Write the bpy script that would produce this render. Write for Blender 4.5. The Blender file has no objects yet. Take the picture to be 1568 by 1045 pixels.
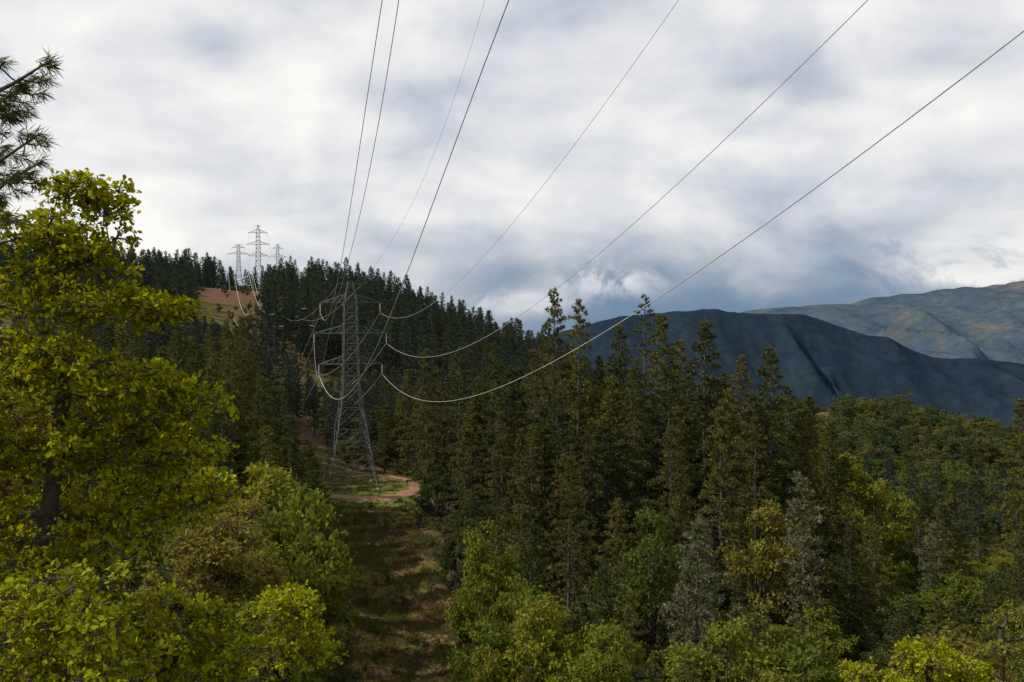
import bpy, math, random
import numpy as np
from mathutils import Vector, noise, Matrix
R=np.random.RandomState(7); random.seed(7)
scn=bpy.context.scene
COL=scn.collection
F=1524.0; PITCH=math.atan(52.5/F)
cp,sp=math.cos(PITCH),math.sin(PITCH)
def ray(u,v):
    a=(u-784)/F; b=-(v-522.5)/F
    y=cp+b*sp; z=-sp+b*cp
    return a/y, z/y
def P(u,v,d):
    a,b=ray(u,v); return np.array([a*d,d,b*d])

# ------------------------------------------------------------ mesh accumulation
class Acc:
    def __init__(s): s.v=[];s.q=[];s.m=[];s.n=0
    def add(s,v,q,mi=0):
        v=np.asarray(v,float).reshape(-1,3); q=np.asarray(q,int).reshape(-1,4)
        s.v.append(v); s.q.append(q+s.n); s.m.append(np.full(len(q),mi)); s.n+=len(v)
    def mesh(s,name,mats,smooth=False):
        v=np.concatenate(s.v); q=np.concatenate(s.q); m=np.concatenate(s.m)
        me=bpy.data.meshes.new(name)
        me.vertices.add(len(v)); me.vertices.foreach_set('co',v.ravel())
        me.loops.add(len(q)*4); me.loops.foreach_set('vertex_index',q.ravel())
        me.polygons.add(len(q)); me.polygons.foreach_set('loop_start',np.arange(len(q))*4)
        me.polygons.foreach_set('material_index',m)
        if smooth: me.polygons.foreach_set('use_smooth',np.ones(len(q),bool))
        for mt in mats: me.materials.append(mt)
        me.update(calc_edges=True); return me
def nrm(a): return a/np.maximum(np.linalg.norm(a,axis=-1,keepdims=True),1e-9)
def tube(acc,path,rad,sides=5,mi=0):
    path=np.asarray(path,float); n=len(path); rad=np.broadcast_to(rad,(n,))
    T=nrm(np.gradient(path,axis=0))
    ref=np.where(np.abs(T[:,2:3])>0.85,np.array([[1.,0,0]]),np.array([[0,0,1.]]))
    A=nrm(np.cross(T,ref)); B=np.cross(T,A)
    th=np.arange(sides)*2*math.pi/sides
    V=path[:,None]+rad[:,None,None]*(A[:,None]*np.cos(th)[None,:,None]+B[:,None]*np.sin(th)[None,:,None])
    i=np.arange(n-1)[:,None]*sides; j=np.arange(sides)[None]; k=(j+1)%sides
    q=np.stack([i+j,i+k,i+sides+k,i+sides+j],-1).reshape(-1,4)
    acc.add(V.reshape(-1,3),q,mi)
def beams(acc,a,b,w,mi=0):
    tube(acc,np.array([a,b],float),w*0.7,4,mi)
def kites(acc,c,d,nn,L,W,mi=0,fold=0.0):
    n=len(c); d=nrm(d); s=nrm(np.cross(d,nn)); up=np.cross(s,d)
    L=np.broadcast_to(L,(n,))[:,None];W=np.broadcast_to(W,(n,))[:,None]
    if fold==0:
        V=np.stack([c,c+d*L*.45+s*W*.5,c+d*L,c+d*L*.45-s*W*.5],1)
        acc.add(V.reshape(-1,3),np.arange(n*4).reshape(-1,4),mi)
    else:
        f=up*W*fold
        V=np.stack([c,c+d*L*.3+s*W*.38+f,c+d*L*.72+s*W*.5+f,c+d*L,c+d*L*.72-s*W*.5+f,c+d*L*.3-s*W*.38+f],1)
        b=np.arange(n)[:,None]*6
        acc.add(V.reshape(-1,3),np.concatenate([b+[[0,1,2,3]],b+[[3,4,5,0]]]).reshape(-1,4),mi)
def obj(name,data,parent=None,loc=None,rot=None,sc=None):
    o=bpy.data.objects.new(name,data); COL.objects.link(o)
    if parent: o.parent=parent
    if loc is not None:o.location=loc
    if rot is not None:o.rotation_euler=rot
    if sc is not None:o.scale=sc
    return o

# ------------------------------------------------------------ materials
def newmat(name):
    m=bpy.data.materials.new(name); m.use_nodes=True; m.node_tree.nodes.clear(); return m,m.node_tree
def N(nt,t,**k):
    n=nt.nodes.new(t)
    for a,b in k.items(): setattr(n,a,b)
    return n
def ramp(nt,cols):
    r=N(nt,'ShaderNodeValToRGB'); e=r.color_ramp.elements
    while len(e)<len(cols): e.new(0.5)
    for i,(p,c) in enumerate(cols): e[i].position=p; e[i].color=(*c,1)
    return r
def foliage(name,cols,tr=0.3,vmin=.5,vmax=1.5,trc=1.5):
    m,nt=newmat(name); L=nt.links.new
    oi=N(nt,'ShaderNodeObjectInfo'); r=ramp(nt,[(i/(len(cols)-1) ,c) for i,c in enumerate(cols)])
    L(oi.outputs['Random'],r.inputs[0])
    g=N(nt,'ShaderNodeNewGeometry'); tc=N(nt,'ShaderNodeTexCoord')
    no=N(nt,'ShaderNodeTexNoise'); no.inputs['Scale'].default_value=0.7; no.inputs['Detail'].default_value=2
    L(tc.outputs['Object'],no.inputs['Vector'])
    a=N(nt,'ShaderNodeMath',operation='ADD'); L(g.outputs['Random Per Island'],a.inputs[0]); L(no.outputs['Fac'],a.inputs[1])
    mr=N(nt,'ShaderNodeMapRange'); mr.inputs[1].default_value=.2; mr.inputs[2].default_value=1.6
    mr.inputs[3].default_value=vmin; mr.inputs[4].default_value=vmax; L(a.outputs[0],mr.inputs[0])
    h=N(nt,'ShaderNodeHueSaturation'); L(mr.outputs[0],h.inputs['Value']); L(r.outputs[0],h.inputs['Color'])
    mh=N(nt,'ShaderNodeMapRange'); mh.inputs[3].default_value=.475; mh.inputs[4].default_value=.525
    L(g.outputs['Random Per Island'],mh.inputs[0]); L(mh.outputs[0],h.inputs['Hue'])
    d=N(nt,'ShaderNodeBsdfDiffuse'); t=N(nt,'ShaderNodeBsdfTranslucent')
    h2=N(nt,'ShaderNodeHueSaturation'); h2.inputs['Value'].default_value=trc; h2.inputs['Saturation'].default_value=1.1; h2.inputs['Hue'].default_value=.49
    L(h.outputs[0],h2.inputs['Color'])
    L(h.outputs[0],d.inputs[0]); L(h2.outputs[0],t.inputs[0])
    mx=N(nt,'ShaderNodeMixShader'); mx.inputs[0].default_value=tr; L(d.outputs[0],mx.inputs[1]); L(t.outputs[0],mx.inputs[2])
    o=N(nt,'ShaderNodeOutputMaterial'); L(mx.outputs[0],o.inputs[0]); return m
def simple(name,c1,c2,scale=3,rough=.9,metal=0,bump=0.0):
    m,nt=newmat(name); L=nt.links.new
    tc=N(nt,'ShaderNodeTexCoord'); no=N(nt,'ShaderNodeTexNoise'); no.inputs['Scale'].default_value=scale; no.inputs['Detail'].default_value=6
    L(tc.outputs['Object'],no.inputs['Vector']); r=ramp(nt,[(.35,c1),(.65,c2)]); L(no.outputs['Fac'],r.inputs[0])
    b=N(nt,'ShaderNodeBsdfPrincipled'); L(r.outputs[0],b.inputs['Base Color']); b.inputs['Roughness'].default_value=rough; b.inputs['Metallic'].default_value=metal
    if bump:
        bp=N(nt,'ShaderNodeBump'); bp.inputs['Distance'].default_value=bump; L(no.outputs['Fac'],bp.inputs['Height']); L(bp.outputs[0],b.inputs['Normal'])
    o=N(nt,'ShaderNodeOutputMaterial'); L(b.outputs[0],o.inputs[0]); return m
M_bark=simple('bark',(.04,.034,.028),(.085,.072,.058),4)
M_bark2=simple('oak_bark',(.03,.025,.02),(.07,.06,.048),8)
M_pine=foliage('pine_needles',[(.07,.076,.02),(.045,.058,.022),(.105,.098,.024),(.048,.058,.024),(.12,.108,.03)],.25,.4,1.55)
M_fpine=foliage('conifer_needles_far_haze',[(.032,.048,.034),(.042,.055,.032),(.028,.042,.036),(.052,.06,.032)],.2)  # distance haze put into the needle colour as added blue
M_pgray=foliage('gray_pine_needles',[(.11,.12,.065),(.125,.12,.065)],.25)
M_oak=foliage('oak_leaves',[(.078,.098,.018),(.115,.13,.019),(.055,.07,.018),(.145,.15,.02),(.11,.09,.026)],.35)
M_foak=foliage('oak_leaves_far_haze',[(.042,.058,.022),(.066,.082,.022),(.036,.05,.022),(.085,.096,.024),(.09,.075,.028)],.25)  # darker oak leaves, with some blue distance haze mixed into the colour
M_oakdark=foliage('live_oak_leaves',[(.036,.044,.018),(.042,.052,.018)],.2)
M_fgoak=foliage('spring_oak_leaves',[(.235,.24,.014),(.215,.23,.014)],.38,.2,1.6,1.45)
M_fgoak2=foliage('olive_oak_leaves',[(.14,.145,.026),(.16,.14,.03)],.4,.35,1.6,1.4)
M_bush=foliage('shrub_leaves',[(.05,.065,.018),(.075,.085,.02),(.075,.065,.026)],.3)
M_grass=foliage('grass_blades',[(.085,.085,.026),(.13,.1,.04),(.11,.08,.036),(.07,.08,.022)],.3)
M_needle=foliage('needle_tufts',[(.06,.07,.02),(.06,.07,.02)],.2)
M_steel=simple('galvanised_steel',(.055,.06,.063),(.1,.105,.107),2,.55,.2)
M_wire=simple('aluminium_wire',(.4,.4,.39),(.55,.55,.53),1,.4,.3)
M_ins=simple('insulator_glass',(.5,.52,.52),(.7,.7,.7),2,.2,0)
M_road=simple('red_dirt',(.15,.07,.042),(.26,.13,.08),1.2,.95,0,.05)

# ------------------------------------------------------------ terrain
ctrl=[(0,0,-2.2),(-10,0,-2.4),(10,0,-2.6),(0,-50,6),(-60,-30,2),(60,-30,-4),(0,-200,20),(-200,-50,10),(200,-50,-20),
(-20,20,-12),(0,20,-12.5),(20,20,-14),(-40,60,-27),(0,60,-32),(40,60,-35),(-70,100,-27),(-22,100,-45),(20,100,-46),(70,100,-52),(-12,130,-51),(-50,130,-38)]
def cu(u,d,z): ctrl.append(((u-784)/F*d,d,z))
for a in [(620,155,-48.5),(600,180,-44.5),(560,205,-40.6),(538,220,-40),(450,222,-39.5),(620,224,-40.2),(538,238,-39.5),(1000,120,-42),(1200,120,-44),(800,120,-44),
 (720,170,-41),(850,170,-35),(1000,170,-34),(1180,165,-35),(1350,170,-48),(1500,180,-56),(1568,200,-62),
 (350,250,-28),(100,250,-14),(900,250,-52),(1200,250,-56),
 (100,300,-5),(300,300,-16),(450,300,-31),(600,300,-38),(750,300,-42),(900,300,-52),(1200,300,-64),(1500,300,-60),(1800,300,-66),
 (100,450,8),(300,450,1),(450,450,-8),(600,450,-20),(750,450,-35),(900,450,-55),(1100,450,-66),(1250,450,-47),(1400,450,-50),(1568,450,-64),(1800,450,-75),
 (0,600,18),(200,600,15),(370,600,8),(450,600,9),(590,600,3),(650,600,-12),(700,600,-17),(780,600,-30),(900,600,-45),(1000,600,-80),(1300,600,-100),(1568,600,-120),
 (100,800,-10),(400,800,-5),(600,800,-40),(900,800,-90),(1300,800,-150),(1568,800,-170),(100,1100,-120),(700,1100,-170),(1400,1100,-220)]: cu(*a)
ctrl=np.array(ctrl,float)
CP=ctrl[:,:2]; n=len(CP)
K=np.linalg.norm(CP[:,None]-CP[None],axis=-1)
A=np.zeros((n+3,n+3)); A[:n,:n]=K+np.eye(n)*-2.0; A[:n,n]=1;A[n,:n]=1;A[:n,n+1:]=CP;A[n+1:,:n]=CP.T
W=np.linalg.solve(A,np.concatenate([ctrl[:,2],[0,0,0]]))
def gz(x,y):
    x=np.atleast_1d(np.asarray(x,float)); y=np.atleast_1d(np.asarray(y,float))
    p=np.stack([x.ravel(),y.ravel()],1); r=np.zeros(len(p))
    for i in range(0,len(p),20000):
        q=p[i:i+20000]; r[i:i+20000]=np.linalg.norm(q[:,None]-CP[None],axis=-1)@W[:n]+W[n]+q@W[n+1:]
    r=r.reshape(x.shape)
    w=.5*np.sin(x*.11+1.3*np.sin(y*.07))*np.cos(y*.09+x*.03)+.3*np.sin(x*.31+y*.17)*np.sin(y*.27)
    pad=np.clip((np.hypot((x+34)/20,(y-222)/14)-.7)/.6,0,1)
    r=(r+w*1.3*pad)*pad+(1-pad)*(-40.0)
    D=np.hypot(x,y-150); t=np.clip((D-850)/1000,0,1); t=t*t*(3-2*t)
    return r*(1-t)+(-560)*t
NG=520
s=np.linspace(-1,1,NG); c=np.sinh(5.2*s)/np.sinh(5.2)*14000
X,Y=np.meshgrid(c,c+150); Z=gz(X,Y)
acc=Acc(); i=np.arange(NG-1); I,J=np.meshgrid(i,i,indexing='ij'); b=(I*NG+J).ravel()
Q=np.stack([b,b+1,b+NG+1,b+NG],1); V=np.stack([X,Y,Z],-1).reshape(-1,3); acc.add(V,Q)
mg,nt=newmat('hillside_ground'); L=nt.links.new
tc=N(nt,'ShaderNodeTexCoord')
n1=N(nt,'ShaderNodeTexNoise'); n1.inputs['Scale'].default_value=.14; n1.inputs['Detail'].default_value=9; n1.inputs['Roughness'].default_value=.75
n2=N(nt,'ShaderNodeTexNoise'); n2.inputs['Scale'].default_value=1.6; n2.inputs['Detail'].default_value=8
for q in (n1,n2): L(tc.outputs['Object'],q.inputs['Vector'])
r1=ramp(nt,[(.33,(.05,.062,.016)),(.46,(.085,.08,.024)),(.56,(.115,.072,.034)),(.68,(.17,.115,.065))]); L(n1.outputs['Fac'],r1.inputs[0])
al=N(nt,'ShaderNodeAttribute',attribute_name='lush'); ml=N(nt,'ShaderNodeMix',data_type='RGBA'); L(al.outputs['Fac'],ml.inputs[0]); L(r1.outputs[0],ml.inputs[6]); ml.inputs[7].default_value=(.125,.14,.03,1)
r2=ramp(nt,[(.3,(.35,.35,.35)),(.7,(1.3,1.3,1.3))]); L(n2.outputs['Fac'],r2.inputs[0])
mu=N(nt,'ShaderNodeMix',data_type='RGBA',blend_type='MULTIPLY'); mu.inputs[0].default_value=1; L(ml.outputs[2],mu.inputs[6]); L(r2.outputs[0],mu.inputs[7])
at=N(nt,'ShaderNodeAttribute',attribute_name='dirt')
rd=ramp(nt,[(.3,(.065,.034,.024)),(.7,(.14,.075,.05))]); L(n2.outputs['Fac'],rd.inputs[0])
ad=N(nt,'ShaderNodeMath',operation='MULTIPLY_ADD'); L(n1.outputs['Fac'],ad.inputs[0]); ad.inputs[1].default_value=.9; L(at.outputs['Fac'],ad.inputs[2])
mr=N(nt,'ShaderNodeMapRange'); mr.inputs[1].default_value=.75; mr.inputs[2].default_value=1.0; L(ad.outputs[0],mr.inputs[0])
m2=N(nt,'ShaderNodeMix',data_type='RGBA'); L(mr.outputs[0],m2.inputs[0]); L(mu.outputs[2],m2.inputs[6]); L(rd.outputs[0],m2.inputs[7])
bd=N(nt,'ShaderNodeBsdfPrincipled'); bd.inputs['Roughness'].default_value=1; bd.inputs['Specular IOR Level'].default_value=.1
L(m2.outputs[2],bd.inputs['Base Color'])
bp=N(nt,'ShaderNodeBump'); bp.inputs['Distance'].default_value=.5; bp.inputs['Strength'].default_value=.8; L(n2.outputs['Fac'],bp.inputs['Height']); L(bp.outputs[0],bd.inputs['Normal'])
o=N(nt,'ShaderNodeOutputMaterial'); L(bd.outputs[0],o.inputs[0])
gm=acc.mesh('ground',[mg],True); ground=obj('ground',gm)
def gs(x,y,cx,cy,rx,ry): return np.exp(-((x-cx)/rx)**2-((y-cy)/ry)**2)
vx,vy=V[:,0],V[:,1]
dirt=np.clip(.95*gs(vx,vy,-157,545,28,90)+.9*gs(vx,vy,(440-784)/F*262,262,9,12)+.38*gs(vx,vy,-18,158,10,34),0,1)
da=gm.attributes.new('dirt','FLOAT','POINT'); da.data.foreach_set('value',dirt)
da=gm.attributes.new('lush','FLOAT','POINT'); da.data.foreach_set('value',np.clip(gs(vx,vy,-34,214,20,13)*1.2,0,1))
def gh(x,y):
    x=np.atleast_1d(np.asarray(x,float)); y=np.atleast_1d(np.asarray(y,float))
    ix=np.clip(np.searchsorted(c,x)-1,0,NG-2); iy=np.clip(np.searchsorted(c+150,y)-1,0,NG-2)
    tx=(x-c[ix])/(c[ix+1]-c[ix]); ty=(y-150-c[iy])/(c[iy+1]-c[iy])
    return Z[iy,ix]*(1-tx)*(1-ty)+Z[iy,ix+1]*tx*(1-ty)+Z[iy+1,ix]*(1-tx)*ty+Z[iy+1,ix+1]*tx*ty

def smooth(pts,m=12):
    pts=np.array(pts,float); p=np.vstack([2*pts[0]-pts[1],pts,2*pts[-1]-pts[-2]]); out=[]
    for k in range(1,len(p)-2):
        for t in np.linspace(0,1,m,endpoint=False):
            a,b_,c_,d_=p[k-1],p[k],p[k+1],p[k+2]
            out.append(.5*((2*b_)+(-a+c_)*t+(2*a-5*b_+4*c_-d_)*t*t+(-a+3*b_-3*c_+d_)*t**3))
    out.append(pts[-1]); return np.array(out)
rp=smooth([(-44,211),(-38,209),(-32,208.5),(-26,210),(-22,215),(-21.5,222),(-24,229),(-29,236)],14)
T=nrm(np.gradient(rp,axis=0)); S=np.stack([T[:,1],-T[:,0]],1)
tt_=np.linspace(0,1,len(rp)); wd=(1.5+.4*np.sin(np.arange(len(rp))*.5)+.25*np.sin(np.arange(len(rp))*1.3))*np.clip(tt_*4+.15,0,1)
ks=np.linspace(-1,1,9); G=rp[:,None]+S[:,None]*(wd[:,None,None]*ks[None,:,None])
zz=gh(G[...,0].ravel(),G[...,1].ravel()).reshape(G.shape[:2])+.1-.06*np.abs(ks)[None]**3
ac=Acc(); m_=9; i=np.arange(len(rp)-1)[:,None]*m_; j=np.arange(m_-1)[None]
ac.add(np.concatenate([G,zz[...,None]],-1).reshape(-1,3),np.stack([i+j,i+j+1,i+m_+j+1,i+m_+j],-1).reshape(-1,4))
obj('dirt_road',ac.mesh('dirt_road',[M_road],True))

# ------------------------------------------------------------ mountains
def mountain(name,d,table,depth,ctab,base,seed,amp,bumpd,bs=.4):
    us=np.array([t[0] for t in table],float); vs=np.array([t[1] for t in table],float)
    nx,ny=500,130; xs=np.linspace((us[0]-784)/F*d,(us[-1]-784)/F*d,nx)
    cz=np.interp(xs/d*F+784,us,vs); cz=(470-cz)/F*d
    ker=np.hanning(15); ker/=ker.sum(); cz=np.convolve(np.pad(cz,7,'edge'),ker,'valid')
    ys=np.linspace(-1,1,ny); Vv=np.zeros((nx,ny,3))
    for a in range(nx):
        jag=noise.fractal(Vector((xs[a]/d*60,seed,0)),1.0,2.0,4)*d*.0016
        for b_ in range(ny):
            t=ys[b_]; yy=d+t*depth
            p=Vector((xs[a]/depth*1.6+seed,t*1.1,seed))
            rg=noise.fractal(p*2.2,.9,2.1,8)
            wx=xs[a]/depth*3.4+t*.9+.35*noise.noise(Vector((xs[a]/depth*2,t*3,seed)))
            rid=1-abs(noise.noise(Vector((wx,t*1.1,seed*2))))*2.4
            rid2=1-abs(noise.noise(Vector((wx*3.1,t*3.5,seed*3))))*2
            prof=(1-abs(t)**.9)
            h=base+(cz[a]-base)*prof+((rid-.5)*amp*2.0+(rid2-.5)*amp*.9)*min(1,abs(t)*2.2)*(1-abs(t)*.4)+rg*amp*(.05+abs(t)*.9)
            h=min(h,cz[a]*yy/d-abs(t)*depth*.03)+jag*max(0,1-abs(t)*6)
            Vv[a,b_]=(xs[a],yy,h)
    ac=Acc(); i=np.arange(nx-1)[:,None]*ny; j=np.arange(ny-1)[None]
    ac.add(Vv.reshape(-1,3),np.stack([i+j,i+ny+j,i+ny+j+1,i+j+1],-1).reshape(-1,4))
    m,nt=newmat(name+'_hazed_slopes'); L=nt.links.new  # blue in the slope colours stands in for distance haze
    tc=N(nt,'ShaderNodeTexCoord'); a1=N(nt,'ShaderNodeTexNoise'); a1.inputs['Scale'].default_value=11/depth; a1.inputs['Detail'].default_value=13; a1.inputs['Roughness'].default_value=.7; a1.inputs['Distortion'].default_value=.6
    L(tc.outputs['Object'],a1.inputs['Vector']); r=ramp(nt,ctab); L(a1.outputs['Fac'],r.inputs[0])
    a2=N(nt,'ShaderNodeTexNoise'); a2.inputs['Scale'].default_value=bumpd; a2.inputs['Detail'].default_value=5; a2.inputs['Roughness'].default_value=.7; L(tc.outputs['Object'],a2.inputs['Vector'])
    bp=N(nt,'ShaderNodeBump'); bp.inputs['Distance'].default_value=.4/bumpd; bp.inputs['Strength'].default_value=bs; L(a2.outputs['Fac'],bp.inputs['Height'])
    r3=ramp(nt,[(.35,(.82,.82,.82)),(.65,(1.15,1.15,1.15))]); L(a2.outputs['Fac'],r3.inputs[0])
    mm=N(nt,'ShaderNodeMix',data_type='RGBA',blend_type='MULTIPLY'); mm.inputs[0].default_value=1; L(r.outputs[0],mm.inputs[6]); L(r3.outputs[0],mm.inputs[7])
    dd=N(nt,'ShaderNodeBsdfDiffuse'); L(mm.outputs[2],dd.inputs[0]); L(bp.outputs[0],dd.inputs['Normal'])
    o=N(nt,'ShaderNodeOutputMaterial'); L(dd.outputs[0],o.inputs[0])
    return obj(name,ac.mesh(name,[m],True))
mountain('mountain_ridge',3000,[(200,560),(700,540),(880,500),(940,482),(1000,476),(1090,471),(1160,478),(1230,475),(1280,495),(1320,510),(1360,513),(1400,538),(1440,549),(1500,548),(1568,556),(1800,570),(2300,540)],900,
 [(.32,(.011,.02,.034)),(.5,(.014,.0245,.039)),(.62,(.018,.028,.039)),(.75,(.034,.034,.037))],-560,3.3,70,.035)  # dark blue tones: airlight put into the slope colour
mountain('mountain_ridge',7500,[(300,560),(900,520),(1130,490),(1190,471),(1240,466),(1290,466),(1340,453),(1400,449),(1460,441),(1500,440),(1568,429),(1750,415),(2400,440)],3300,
 [(.34,(.036,.056,.084)),(.48,(.044,.066,.092)),(.55,(.058,.075,.086)),(.62,(.085,.085,.096)),(.72,(.13,.11,.115))],-560,8.1,200,.014)  # tan rock patches; paler blues carry the thicker haze as colour

# ------------------------------------------------------------ tree meshes
def pine_mesh(seed,H=28.,Rr=3.2,cb=.2,nb=125,mat=None,dens=1.0,name='pine',big=1.0,nk=7):
    r=np.random.RandomState(seed); ac=Acc()
    zs=np.linspace(0,H,10); wob=np.cumsum(r.normal(0,.08,(10,2)),0); wob[0]=0
    path=np.column_stack([wob,zs]); tube(ac,path,np.linspace(H*.012,.03,10),6,0)
    cs=[];ds=[]
    az=0
    env=np.interp(np.linspace(0,1,60),np.linspace(0,1,9),.7+.55*r.rand(9))
    for k in range(nb):
        tt=(k+r.rand())/nb; tt=tt**.9; h=H*(cb+(1-cb)*tt)*.995
        az+=2.4+r.normal(0,.5)
        Lb=(Rr*(1-tt)**.62*(.45+.75*r.rand())*env[int(tt*59)]*min(1,.55+tt*3)+.3)
        if r.rand()<.1: Lb*=1.35
        pit=-.22+.8*tt+r.normal(0,.18)
        bx=np.interp(h,zs,path[:,0]);by=np.interp(h,zs,path[:,1])
        dirv=np.array([math.cos(az)*math.cos(pit),math.sin(az)*math.cos(pit),math.sin(pit)])
        side=np.array([-math.sin(az),math.cos(az),0])
        ss=np.linspace(0,1,4); bpth=np.array([bx,by,h])+dirv*Lb*ss[:,None]+np.array([0,0,1.])*(-.12*Lb*ss**2+.1*Lb*ss**4)[:,None]
        tube(ac,bpth,np.linspace(.04+.01*Lb,.01,4),3,0)
        m=int((2+Lb*3.8)*dens)
        sv=.2+.8*r.rand(m)**.7
        pos=np.array([bx,by,h])+dirv*Lb*sv[:,None]+np.array([0,0,-.12*Lb])*(sv**2)[:,None]
        pos+=side*((r.rand(m)-.5)*.7*Lb*(1.1-sv))[:,None]+r.normal(0,.08,(m,3))
        for q in range(nk):
            cs.append(pos); ds.append(dirv*.6+r.normal(0,.65,(m,3))+np.array([0,0,.3]))
    m=14; pos=np.column_stack([np.full(m,path[-1,0]),np.full(m,path[-1,1]),H-r.rand(m)*1.6]); cs.append(pos); ds.append(r.normal(0,.6,(m,3))+np.array([0,0,1.2]))
    c_=np.concatenate(cs); d_=np.concatenate(ds); k=len(c_)
    kites(ac,c_,d_,r.normal(0,1,(k,3))+np.array([0,0,.6]),(.32+.3*r.rand(k))*big,(.1+.09*r.rand(k))*big,1)
    return ac.mesh(name,[M_bark,mat])
def oak_mesh(seed,H=12.,mat=None,nl=26,per=300,ls=.3,rx=4.6,name='oak',low=.3):
    r=np.random.RandomState(seed); ac=Acc()
    cen=[];
    cz=H*(.5+low*.5); rz=H*(1-low)/2
    for k in range(nl):
        v=nrm(r.normal(0,1,3)); rr=(.45+.45*r.rand())
        cen.append(np.array([v[0]*rx*rr,v[1]*rx*rr,cz+v[2]*rz*rr]))
    cen=np.array(cen)
    fork=np.array([r.normal(0,.3),r.normal(0,.3),H*low*.9]); tube(ac,[(0,0,-.3),fork*.5+[.1,0,0],fork],[H*.028,H*.022,H*.018],6,0)
    for q in cen:
        mid=(fork+q)/2+r.normal(0,.4,3); tube(ac,smooth([fork,mid,q],4),np.linspace(H*.011,.03,9),4,0)
    cs=[];ns=[]
    for q in cen:
        R0=(.75+.75*r.rand())*rx/4.6
        for sc in range(9):
            v=nrm(r.normal(0,1,3)+[0,0,.35]); sc_c=q+v*R0*(.6+.4*r.rand())*np.array([1.1,1.1,.8]); m=per//9
            w=nrm(r.normal(0,1,(m,3))); cs.append(sc_c+w*(R0*.4)*(r.rand(m,1)**.5)*np.array([1.2,1.2,.7])); ns.append(v*.6+w*.5+np.array([0,0,.35])+r.normal(0,.4,(m,3)))
    c_=np.concatenate(cs); n_=np.concatenate(ns); k=len(c_)
    kites(ac,c_,r.normal(0,1,(k,3)),n_,ls*(.7+.6*r.rand(k)),ls*.7*(.7+.5*r.rand(k)),1)
    return ac.mesh(name,[M_bark2,mat])
PN=[pine_mesh(10+i,28,rr,cb,nb,M_pine,dn,'pine_tree') for i,(rr,cb,nb,dn) in enumerate([(4.0,.12,120,1.15),(3.6,.25,105,1.05),(4.8,.18,115,1.),(3.2,.1,120,1.25),(3.8,.35,85,1.05),(4.5,.05,135,1.15)])]
PF=[pine_mesh(30+i,26,rr,cb,nb,M_fpine,.8,'conifer',1.5,5) for i,(rr,cb,nb) in enumerate([(3.9,.08,80),(3.4,.15,75),(4.6,.1,85),(3.1,.2,70)])]
PG=[pine_mesh(50+i,24,3.6,.12,110,M_pgray,1.2,'gray_pine') for i in range(2)]
PS=pine_mesh(61,28,2.6,.45,42,M_pine,.7,'sparse_pine')
OK=[oak_mesh(70+i,12,M_oak,24+3*i,330,.3,4.4+.3*i,'oak_tree',.22) for i in range(4)]
OF=[oak_mesh(75+i,12,M_foak,22+3*i,130,.5,4.6+.3*i,'oak_tree',.18) for i in range(3)]
OD=[oak_mesh(80+i,12,M_oakdark,26,330,.28,4.8,'live_oak_tree',.15) for i in range(2)]
BU=[oak_mesh(90+i,2.4,M_bush,9,140,.12,1.4,'shrub',.05) for i in range(3)]

def place(name,meshes,u,vtop,d,H0,wide=1.0):
    p=P(u,vtop,d); g=float(gh(p[0],d)[0]); h=p[2]-g
    me=meshes[random.randrange(len(meshes))] if isinstance(meshes,list) else meshes
    s=h/H0; w=(.55*s+.45*min(1.3,max(.7,s)))*wide
    return obj(name,me,None,(p[0],d,g-.2),(random.uniform(-.02,.02),random.uniform(-.02,.02),random.uniform(0,6.28)),(w,w,s))
for a in [(845,442,165,.75),(885,458,160,.8),(950,497,175,1),(1008,482,165,1),(1075,490,150,1.15),(1135,543,165,.9),(1180,530,150,1.1),(750,525,185,1),(700,532,190,1),(655,535,200,1.05),
 (815,540,170,1),(920,545,165,1),(1040,520,172,1),(975,560,150,.9),(780,560,175,1),(725,580,170,1),(1240,605,152,1),(1272,645,142,1),(1110,625,122,1),(815,775,98,1),(870,700,125,1),(1300,800,112,1),
 (1410,745,142,1),(590,560,258,1),(612,600,245,1),(575,620,262,.9),(680,600,210,1),(1340,800,125,1),(905,640,140,1),(1030,650,135,1),(1160,640,135,1),(1205,590,160,1),(1560,612,240,1.1),(1500,700,200,1),(345,492,262,1.1),(372,484,268,1.1),(318,503,252,1.1),(400,530,258,1),(430,590,262,1),(290,520,245,1),(925,868,84,.9),(970,900,80,.9),(655,650,205,.9)]:
    place('pine_tree',PN,a[0],a[1],a[2],28,a[3])
place('pine_tree',PS,985,452,180,28,1.25)
for a in [(1070,795,90,1),(1230,728,108,1),(1050,860,86,.8),(1430,800,130,1.),(460,690,200,.7)]: place('gray_pine_tree',PG,*a[:3],24,a[3])
for a in [(1180,770,114,1),(752,800,108,.7),(795,905,82,.85),(850,915,76,.8),(390,690,95,1.1),(345,700,88,1),(425,750,84,.9),(400,830,60,.8),(1130,955,68,.9),(1215,960,66,.9),(1350,740,150,1),(1300,700,165,1),(765,880,90,.65),(775,985,75,.7),(1500,960,60,1),(300,740,80,1),(450,790,110,.6),(1000,790,105,.8),(935,960,70,.8)]:
    place('oak_tree',OK,*a[:3],12,a[3])
for a in [(668,712,188,1.15),(640,775,186,.4),(705,800,150,.7)]: place('live_oak_tree',OD,*a[:3],12,a[3])

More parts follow.
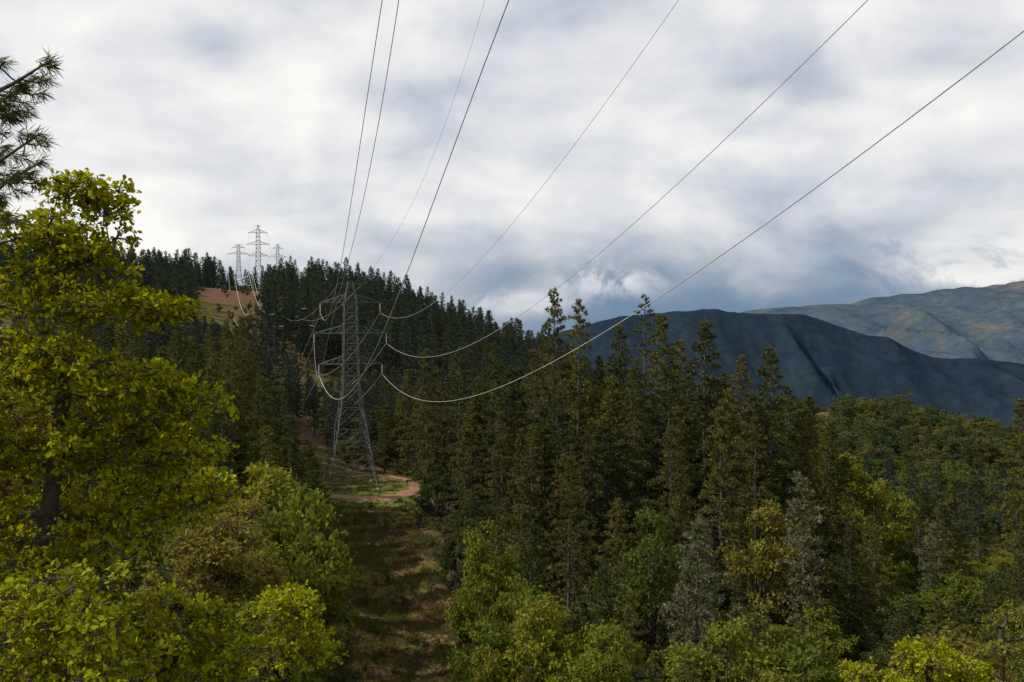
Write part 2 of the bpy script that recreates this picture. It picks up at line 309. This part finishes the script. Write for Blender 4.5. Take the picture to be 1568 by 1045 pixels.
# ------------------------------------------------------------ forest mass
forest=obj('forest',None)
cl_y=[125,140,155,180,205,232]; cl_a=[470,475,480,480,455,450]; cl_b=[755,740,730,705,650,600]
def vlim(u,y):
    I=np.interp
    if y<140:
        if u<480: return I(y,[50,60,100,140],[860,820,740,680])
        return I(y,[50,60,90,110,140],[1030,1000,890,820,740])+I(u,[720,1300,1568],[0,0,40])
    if y<250:
        if u<450: return I(u,[0,300,350,430,450],[480,505,497,560,640])
        if u<640: return I(u,[450,500,560,600,640],[650,680,650,580,545])
        return I(u,[640,700,750,830,890,950,1010,1080,1140,1180,1220,1270,1350,1450,1568],[560,560,545,520,525,540,530,545,570,570,620,670,750,810,850])
    if y<350:
        if u<450: return I(u,[0,300,350,430,450],[430,480,492,520,540])
        return I(u,[450,500,640,700,800,900,950,1200,1250,1568],[550,580,550,530,520,545,600,640,640,720])
    if u<850:
        if 300<u<405 and y<560: return I(y,[350,560],[500,430])
        return I(u,[0,180,300,340,365,400,440,470,550,600,650,700,780,850],[365,372,378,396,412,405,392,386,383,402,430,450,480,495])
    return I(u,[850,900,950,1200,1250,1400,1568,1800],[498,540,600,605,592,602,650,680])
y=52.0; cnt=0
while y<690:
    sp_=6.1 if y<250 else (7.4 if y<400 else 8.6)
    x=-.6*y
    while x<.6*y:
        px=x+random.uniform(-.5,.5)*sp_; py=y+random.uniform(-.5,.5)*sp_; x+=sp_
        u=px/py*F+784
        if py<135 and 425-(135-py)*.1<u<775: continue
        if 125<=py<232 and np.interp(py,cl_y,cl_a)<u<np.interp(py,cl_y,cl_b): continue
        if math.hypot((px+34)/21,(py-222)/15)<1: continue
        lim=vlim(u,py); g=float(gh(px,py)[0])
        zl=(470-lim)/F*py
        right=(u>905+random.uniform(-60,60) and py>265)
        if right: kind='o' if random.random()<.9 else 'p'
        elif py>250: kind='f' if random.random()<.93 else 'o'
        elif u>1280: kind='p' if random.random()<.5 else 'o'
        elif py<120: kind='o' if random.random()<.6 else 'p'
        else: kind='p' if random.random()<.85 else 'o'
        hm={'p':random.uniform(16,31),'f':random.uniform(14,27),'o':random.uniform(8,14)}[kind]
        if right and kind=='p': hm*=.6
        cap=zl-g
        jit=random.random()**1.3
        h=min(hm,cap-jit*(7 if py<350 else 13))
        row=(470<py<610 and abs(px+157)<11+random.uniform(-5,5)) or (395<py<=470 and 326<u<380)
        if row:
            if random.random()<.45: continue
            h=random.uniform(1.5,4.5); kind='o'
        elif h<3.5:
            if py>250 and cap>4: h=random.uniform(3.5,min(8,cap)); kind='o'
            else: continue
        if kind=='p' and h<9: kind='o'
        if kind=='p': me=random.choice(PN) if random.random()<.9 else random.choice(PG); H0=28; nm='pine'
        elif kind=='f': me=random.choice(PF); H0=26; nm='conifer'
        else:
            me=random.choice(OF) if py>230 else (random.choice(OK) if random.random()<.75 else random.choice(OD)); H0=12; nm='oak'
        s_=h/H0; w=.5*s_+.5*(1 if s_>.5 else s_*1.6)
        if kind=='o': w=s_*random.uniform(.9,1.25)
        elif random.random()<.3: w*=1.25
        obj(nm,me,forest,(px,py,g-.3),(0,0,random.uniform(0,6.28)),(w,w,s_)); cnt+=1
    y+=sp_
print('forest',cnt)
shr=obj('shrubs',None); gr=obj('grass',None)
ac=Acc(); r=np.random.RandomState(5); k=420; tuft=r.randint(0,40,k); tx=r.normal(0,1.1,40); ty=r.normal(0,1.1,40)
cc=np.column_stack([tx[tuft]+r.normal(0,.14,k),ty[tuft]+r.normal(0,.14,k),np.full(k,-.1)])
kites(ac,cc,np.column_stack([r.normal(0,.35,k),r.normal(0,.35,k),np.ones(k)]),r.normal(0,1,(k,3)),.25+.35*r.rand(k),.05+.04*r.rand(k),0)
GM=ac.mesh('grass_clump',[M_grass])
for k in range(1400):
    py=random.uniform(105,236); u=random.uniform(np.interp(py,cl_y,cl_a)-15,np.interp(py,cl_y,cl_b)+15)
    px=(u-784)/F*py
    if np.min(np.hypot(rp[:,0]-px,rp[:,1]-py))<2.8: continue
    g=float(gh(px,py)[0])
    edge=min(u-np.interp(py,cl_y,cl_a),np.interp(py,cl_y,cl_b)-u)
    if random.random()<.6 or (edge>50 and random.random()<.45): s_=random.uniform(.6,1.3)*(.5 if py>200 else 1); obj('grass_clump',GM,gr,(px,py,g),(0,0,random.uniform(0,6.28)),(s_,s_,s_))
    elif py<203: s_=random.uniform(.2,.95 if edge>40 else 1.5)**1.3; obj('shrub',random.choice(BU),shr,(px,py,g-.1),(0,0,random.uniform(0,6.28)),(s_*1.3,s_*1.3,s_))

# ------------------------------------------------------------ lattice towers
def tower(name,base,H,ang,wb=10.6,thick=.17,arms=((.60,7.0),(.75,8.0),(.90,6.6)),slim=1.0):
    ac=Acc(); ca,sa=math.cos(ang),math.sin(ang)
    lv=[0,.14,.27,.38,.47,.54,.60,.65,.70,.75,.80,.85,.90,.95,1.0]
    wf=lambda t: np.interp(t,[0,.45,.6,.9,1.0],[wb/2,1.9*slim,1.65*slim,1.35*slim,.5*slim])
    cor=lambda t: [np.array([sx*wf(t),sy*wf(t),t*H]) for sx,sy in((-1,-1),(1,-1),(1,1),(-1,1))]
    for a,b_ in zip(lv[:-1],lv[1:]):
        A_,B_=cor(a),cor(b_)
        for k in range(4):
            k2=(k+1)%4
            beams(ac,A_[k],B_[k],thick*(1.25 if a<.5 else .9))
            beams(ac,A_[k],B_[k2],thick*.5); beams(ac,A_[k2],B_[k],thick*.5); beams(ac,B_[k],B_[k2],thick*.6)
            if a<.3:
                beams(ac,(A_[k]+B_[k])/2,(A_[k2]+B_[k2])/2,thick*.4); beams(ac,(B_[k]+B_[k2])/2,(A_[k]+B_[k])/2,thick*.4); beams(ac,(B_[k]+B_[k2])/2,(A_[k2]+B_[k2])/2,thick*.4)
    att=[]
    for t,l in arms:
        for sx in(-1,1):
            tip=np.array([sx*l,0,t*H]); w=wf(t); w2=wf(t+.04)
            for sy in(-1,1):
                lo=np.array([sx*w,sy*w,t*H]); hi=np.array([sx*w2,sy*w2,(t+.04)*H])
                beams(ac,lo,tip,thick*.7); beams(ac,hi,tip,thick*.7)
                for f in(.25,.5,.75): beams(ac,lo+(tip-lo)*f,hi+(tip-hi)*max(0,f-.2),thick*.4)
            for f in(.3,.6): beams(ac,np.array([sx*w,-w,t*H])*(1-f)+tip*f,np.array([sx*w,w,t*H])*(1-f)+tip*f,thick*.4)
            for q in range(9):
                zc=t*H-.25-.22*q
                tube(ac,[(sx*l,0,zc),(sx*l,0,zc-.08),(sx*l,0,zc-.12)],[.05,.17,.05],8,1)
            att.append(np.array([sx*l,0,t*H-2.3]))
    beams(ac,(-2.6,0,H*.99),(2.6,0,H*.99),thick*.7)
    for k in cor(0): tube(ac,[k+[0,0,-2],k+[0,0,.35]],.35,8,2)
    o=obj(name,ac.mesh(name,[M_steel,M_ins,M_conc]),None,base,(0,0,ang))
    f=lambda p: np.array([p[0]*ca-p[1]*sa+base[0],p[0]*sa+p[1]*ca+base[1],p[2]+base[2]])
    return [f(p) for p in att]+[f(np.array([-2.6,0,H*.99])),f(np.array([2.6,0,H*.99]))]
M_conc=simple('concrete',(.3,.29,.27),(.4,.39,.36),2)
LA=math.atan(.298)
bx=P(538,745,221); tA=tower('transmission_tower',(bx[0],221,float(gh(bx[0],221)[0])),45.5,LA,thick=.14)
def far_tower(u,vt,d,nm='transmission_tower',**k):
    p=P(u,vt,d); g=float(gh(p[0],d)[0]); return tower(nm,(p[0],d,g),p[2]-g,LA,**k)
tB=far_tower(395,345,690,wb=9,thick=.2,slim=.9)
tC=far_tower(365,374,640,wb=7,thick=.16,arms=((.8,7),(.93,4)),slim=.7)
tD=far_tower(425,374,720,wb=7,thick=.16,arms=((.8,6.5),(.93,4)),slim=.7)
# ------------------------------------------------------------ wires
def wire(pts,rad,name='power_line'):
    ac=Acc(); tube(ac,pts,rad,6,0); return obj(name,ac.mesh(name,[M_wire],True))
def near_wire(att,pts,k,rad):
    C=att[0]+k*att[1]; ys=[att[1]];zs=[att[2]]
    for u,v in pts:
        a,b_=ray(u,v); y_=C/(a+k); ys.append(y_); zs.append(b_*y_)
    w=np.ones(len(ys)); w[0]=30
    ys=np.array(ys);zs=np.array(zs); co=np.polyfit(ys,zs,4 if len(ys)>6 else 3,w=w)
    ymin=ys.min(); yy=np.linspace(att[1],ymin,90); z_=np.polyval(co,yy)
    sl=(z_[-1]-z_[-2])/(yy[-1]-yy[-2]); y2=np.linspace(ymin-4,-70,30); z2=z_[-1]+sl*(y2-ymin)
    Y_=np.concatenate([yy,y2]); Z_=np.concatenate([z_,z2]); X_=C-k*Y_
    wire(np.column_stack([X_,Y_,Z_]),rad)
near_wire(tA[1],[(600,590),(660,614),(800,580),(890,530),(985,470),(1110,385),(1250,290),(1400,178),(1568,45)],.3,.038)
near_wire(tA[3],[(640,547),(700,537),(790,488),(860,435),(940,370),(1110,215),(1205,120),(1330,0)],.3,.03)
near_wire(tA[5],[(610,486),(650,475),(700,435),(800,320),(870,235),(940,145),(1037,0)],.3,.024)
near_wire(tA[0],[(500,597),(520,614),(545,590),(580,525),(600,475),(620,425),(690,240),(735,120),(778,0)],.3,.05)
near_wire(tA[2],[(482,548),(500,530),(520,450),(545,360),(575,200),(612,0)],.22,.02)
near_wire(tA[4],[(493,487),(505,478),(520,420),(535,320),(560,170),(585,0)],.22,.032)
near_wire(tA[7],[(590,385),(640,290),(690,170),(742,0)],.26,.018)
for k in range(8):
    a,b_=tA[k],tB[k]; t=np.linspace(0,1,60)[:,None]; sag=(46 if k<6 else 30)
    p=a*(1-t)+b_*t; p[:,2]-=(4*sag*t*(1-t))[:,0]; wire(p,.06 if k<6 else .03)
for T_,ue in((tC,368),(tD,420)):
    e=P(ue,500,330)
    for k in range(4):
        a=T_[k]; off=a-T_[0]; b_=e+off; t=np.linspace(0,1,40)[:,None]; p=a*(1-t)+b_*t; p[:,2]-=(4*12*t*(1-t))[:,0]; wire(p,.08)

# ------------------------------------------------------------ foreground trees
def fg_tree(name,regs,base,mat,ls=.1,cr=.3,seed=1,dens=1.0,trunk_r=.22,tw=13,lv=9):
    r=np.random.RandomState(seed); ac=Acc(); cl=[]
    for (u,v,d,rx,ry,rz,nn) in regs:
        q=P(u,v,d)
        for k in range(int(nn*dens)):
            w=nrm(r.normal(0,1,3))*(r.rand()**.4); cl.append(q+w*np.array([rx,ry,rz]))
    cl=np.array(cl); base=np.array(base,float)
    top=cl.mean(0)+[0,0,.5]
    nodes=list(smooth([base,base*.5+top*.5+r.normal(0,.25,3),top],10)); nr=list(np.linspace(trunk_r,trunk_r*.45,len(nodes)))
    tube(ac,np.array(nodes),np.array(nr),8,0)
    order=np.argsort(np.linalg.norm(cl-top,axis=1))
    for i_ in order:
        q=cl[i_]; nd=np.array(nodes); dd=np.linalg.norm(nd-q,axis=1)+.6*np.maximum(0,nd[:,2]-q[2]); j_=int(np.argmin(dd)); a=nd[j_]
        mid=(a+q)/2+r.normal(0,.07,3)*np.linalg.norm(q-a)+[0,0,-.06]
        pp=smooth([a,mid,q],4); r0=max(.012,nr[j_]*.6); rr=np.linspace(r0,max(.008,r0*.5),len(pp))
        tube(ac,pp,rr,5,0)
        for a_,b_ in list(zip(pp,rr))[3::3]: nodes.append(a_); nr.append(b_)
    C=[];D=[];NN=[]
    for q in cl:
        csz=cr*(.55+.85*r.rand())
        for k in range(tw):
            v=nrm(r.normal(0,1,3)+[0,0,.3]); e=q+v*csz*np.array([1.4,1.4,.8])
            tube(ac,np.array([q,(q+e)/2+r.normal(0,.02,3),e]),[.007,.005,.003],3,0)
            m=lv; t=.5+.55*r.rand(m,1); C.append(q+(e-q)*t+r.normal(0,.03,(m,3))); D.append(v*.8+r.normal(0,.6,(m,3))+np.array([0,0,-.15])); NN.append(r.normal(0,.65,(m,3))+np.array([0,0,.8])+v*.4)
    C=np.concatenate(C);D=np.concatenate(D);NN=np.concatenate(NN);k=len(C)
    s_=ls*(.5+.75*r.rand(k)); kites(ac,C,D,NN,s_,s_*.62,1,.12)
    return obj(name,ac.mesh(name,[M_bark2,mat]))
def gb(u,d): x=(u-784)/F*d; return (x,d,float(gh(x,d)[0])-.3)
fg_tree('oak_tree',[(130,292,14,.45,.5,.2,9),(172,325,14,.22,.3,.13,4),(60,360,14,1.1,1.3,.34,27),(150,400,14.4,.7,1,.16,10),(30,450,14,.9,1.2,.34,16),(190,470,14,.75,.9,.22,16),(255,482,14.2,.2,.3,.1,4),(40,570,14,1.2,1.4,.5,31),
 (210,590,14.5,.85,1,.34,21),(295,625,14.5,.38,.5,.17,8),(110,690,14,1.3,1.4,.5,33),(270,690,15,.65,.8,.3,14),(60,820,14,1.1,1.3,.7,34),(230,790,15,.9,1.1,.5,25),(330,750,16,.4,.6,.25,7),(-60,600,14,1.2,1.5,2.2,48)],gb(10,15),M_fgoak,.092,.25,3,lv=8)
fg_tree('oak_tree',[(60,960,12,1.2,1.,.7,34),(230,960,15,1.3,1.3,.5,36),(320,1010,15,.9,1,.5,26),(440,928,19,.75,.7,.2,15),(455,990,19,.75,.8,.5,24),(130,1040,12,1.2,1,.4,24)],gb(200,17),M_fgoak,.092,.26,5,lv=8)
fg_tree('oak_tree',[(330,840,24,1.1,1.2,.7,40),(380,880,25,.9,1,.5,24),(290,900,24,1.2,1.2,.6,30),(370,790,26,.5,.6,.3,10)],gb(330,26),M_fgoak2,.1,.3,6,tw=14)
fg_tree('oak_tree',[(1430,1010,24,.7,.8,.25,20),(1340,1040,24,.8,.8,.2,14),(1500,1045,24,.7,.8,.3,14),(1440,1070,24,1.6,1,.4,20)],gb(1440,26),M_fgoak,.1,.27,8)
fg_tree('oak_tree',[(1500,1010,34,1.3,1,.5,20),(1560,960,36,1.2,1,.5,20)],gb(1540,37),M_fgoak2,.12,.35,9)

# near pine: boughs reach in from the left
ac=Acc(); r=np.random.RandomState(4)
tb=np.array(gb(-190,7.5)); tp=tb+np.array([.3,0,16]); tube(ac,smooth([tb,(tb+tp)/2+[.1,0,0],tp],10),np.linspace(.28,.08,21),9,0)
C=[];D=[]
for tipuv in [((80,92),7),((58,118),7.3),((62,205),6.8),((66,247),7.2),((30,262),6.6),((12,160),7.6),((-25,290),7),((8,95),7.1),((14,225),7.3)]:
    (u,v),d=tipuv; tip=P(u,v,d); st=np.array([tb[0]+.15,7.5,tip[2]-.35+.15*r.rand()])
    path=smooth([st,st*.4+tip*.6+[0,0,-.12],tip],8); tube(ac,path,np.linspace(.03,.006,len(path)),5,0)
    subs=[tip]
    for k in range(5):
        a=path[int(len(path)*(.55+.43*r.rand()))-1]; e=a+np.array([r.uniform(0,.16),r.normal(0,.12),r.normal(-.03,.05)]); tube(ac,[a,(a+e)/2+[0,0,-.02],e],[.007,.006,.004],4,0); subs.append(e)
    for e in subs:
        m=85; C.append(np.repeat(e[None],m,0)+r.normal(0,.01,(m,3))-np.array([.1,0,0])*r.rand(m,1)); D.append(r.normal(0,.42,(m,3))+[.5,0,-.25])
C=np.concatenate(C);D=np.concatenate(D);k=len(C)
kites(ac,C,D,r.normal(0,1,(k,3)),.07+.05*r.rand(k),.006,1)
obj('pine_tree',ac.mesh('near_pine',[M_bark,M_needle]))

# ------------------------------------------------------------ sky
w=bpy.data.worlds.new('World'); scn.world=w; w.use_nodes=True; nt=w.node_tree; nt.nodes.clear(); L=nt.links.new
SUN_AZ=math.radians(-100); SUN_EL=math.radians(44)
sky=N(nt,'ShaderNodeTexSky',sky_type='NISHITA'); sky.sun_disc=False; sky.sun_elevation=SUN_EL; sky.sun_rotation=SUN_AZ
b1=N(nt,'ShaderNodeBackground'); b1.inputs[1].default_value=.1; L(sky.outputs[0],b1.inputs[0])
tc=N(nt,'ShaderNodeTexCoord'); sx=N(nt,'ShaderNodeSeparateXYZ'); L(tc.outputs['Generated'],sx.inputs[0])
def M(op,a,b_=None,c_=None,clamp=False):
    n_=N(nt,'ShaderNodeMath',operation=op); n_.use_clamp=clamp
    for i_,q in enumerate((a,b_,c_)):
        if q is None: continue
        if isinstance(q,(int,float)): n_.inputs[i_].default_value=q
        else: L(q,n_.inputs[i_])
    return n_.outputs[0]
def SM(x_,a,b_):
    n_=N(nt,'ShaderNodeMapRange',interpolation_type='SMOOTHSTEP'); L(x_,n_.inputs[0]); n_.inputs[1].default_value=a; n_.inputs[2].default_value=b_; return n_.outputs[0]
X_,Y_,Z_=sx.outputs
az=M('ARCTAN2',X_,Y_); el=M('ARCSINE',Z_)
zz=M('ADD',M('MAXIMUM',Z_,0.0),.3)
cv=N(nt,'ShaderNodeCombineXYZ'); L(M('DIVIDE',X_,zz),cv.inputs[0]); L(M('DIVIDE',Y_,zz),cv.inputs[1])
def NO(vec,scale,det,rough,dist=0,off=(0,0,0),sc=(1,1,1)):
    mp=N(nt,'ShaderNodeMapping'); mp.inputs['Location'].default_value=off; mp.inputs['Scale'].default_value=sc; L(vec,mp.inputs[0])
    n_=N(nt,'ShaderNodeTexNoise'); n_.inputs['Scale'].default_value=scale; n_.inputs['Detail'].default_value=det; n_.inputs['Roughness'].default_value=rough; n_.inputs['Distortion'].default_value=dist
    L(mp.outputs[0],n_.inputs['Vector']); return n_.outputs['Fac']
nA=NO(cv.outputs[0],1.3,7,.5,.2,(3.1,1.2,0)); nB=NO(cv.outputs[0],4,5,.48,.3,(7,2,0))
nC=NO(tc.outputs['Generated'],5.5,7,.52,.3,(1,2,3),(1,1,1.6))
def ae(u,v):
    a,b_=ray(u,v); return math.atan(a), math.atan(b_/math.hypot(1,a))
def G_(u,v,su,sv):
    a0,e0=ae(u,v); p=M('POWER',M('ABSOLUTE',M('DIVIDE',M('SUBTRACT',az,a0),su/F)),2.0); q=M('POWER',M('ABSOLUTE',M('DIVIDE',M('SUBTRACT',el,e0),sv/F)),2.0)
    return M('EXPONENT',M('MULTIPLY',M('ADD',p,q),-1.0))
val=M('ADD',M('MULTIPLY',nA,.4),M('MULTIPLY',nB,.4)); val=M('ADD',val,M('MULTIPLY',nC,.8))
for (u,v,su,sv,a) in [(740,275,100,55,.2),(150,200,260,170,.09),(350,75,80,38,-.15),(860,30,100,45,-.09),(1400,60,160,50,-.06),(1000,100,90,70,.06),(1450,180,130,60,.12),(1100,215,150,40,.08),(1150,300,200,40,-.02),(640,330,60,20,.08)]:
    val=M('ADD',val,M('MULTIPLY',G_(u,v,su,sv),a))
cr=ramp(nt,[(.46,(.38,.45,.55)),(.58,(.54,.585,.66)),(.68,(.7,.72,.765)),(.78,(.84,.84,.85)),(.9,(1.0,.985,.95))]); L(M('ADD',val,-.065),cr.inputs[0])
band=M('MULTIPLY',M('SUBTRACT',1.0,SM(M('ADD',el,M('MULTIPLY',M('SUBTRACT',nC,.5),.12)),.0,.105)),SM(az,-.28,.1))
wisp=M('ADD',M('MULTIPLY',G_(925,425,80,28),1.5),M('MULTIPLY',G_(1480,380,130,38),1.4)); wisp=M('ADD',wisp,M('MULTIPLY',G_(790,465,70,18),1.6)); wisp=M('ADD',wisp,M('MULTIPLY',G_(1540,425,110,16),1.3))
wisp=M('MULTIPLY',wisp,SM(NO(tc.outputs['Generated'],13,8,.6,.5,(0,4,1),(1,1,1.3)),.36,.56),None,True)
bandf=M('MULTIPLY',band,M('SUBTRACT',1.0,M('MULTIPLY',wisp,.85)),clamp=True)
mxb=N(nt,'ShaderNodeMix',data_type='RGBA'); L(bandf,mxb.inputs[0]); L(cr.outputs[0],mxb.inputs[6]); mxb.inputs[7].default_value=(.165,.26,.385,1)
b2=N(nt,'ShaderNodeBackground'); L(mxb.outputs[2],b2.inputs[0]); b2.inputs[1].default_value=1.0
ms=N(nt,'ShaderNodeMixShader'); ms.inputs[0].default_value=.95; L(b1.outputs[0],ms.inputs[1]); L(b2.outputs[0],ms.inputs[2])
o=N(nt,'ShaderNodeOutputWorld'); L(ms.outputs[0],o.inputs[0])
sl=bpy.data.lights.new('sun','SUN'); sl.energy=4.8; sl.angle=math.radians(.6); sl.color=(1,.93,.8)
so=obj('sun',sl); sd=Vector((math.sin(SUN_AZ)*math.cos(SUN_EL),math.cos(SUN_AZ)*math.cos(SUN_EL),math.sin(SUN_EL)))
so.rotation_euler=sd.to_track_quat('Z','Y').to_euler(); so.location=(0,0,60)
cam=bpy.data.cameras.new('camera'); cam.sensor_width=36; cam.lens=F/1568*36; cam.clip_end=40000; cam.clip_start=.1
co=obj('camera',cam,None,(0,0,0),(math.radians(90)-PITCH,0,0)); scn.camera=co
scn.view_settings.view_transform='Standard'; scn.view_settings.look='None'; scn.view_settings.exposure=0
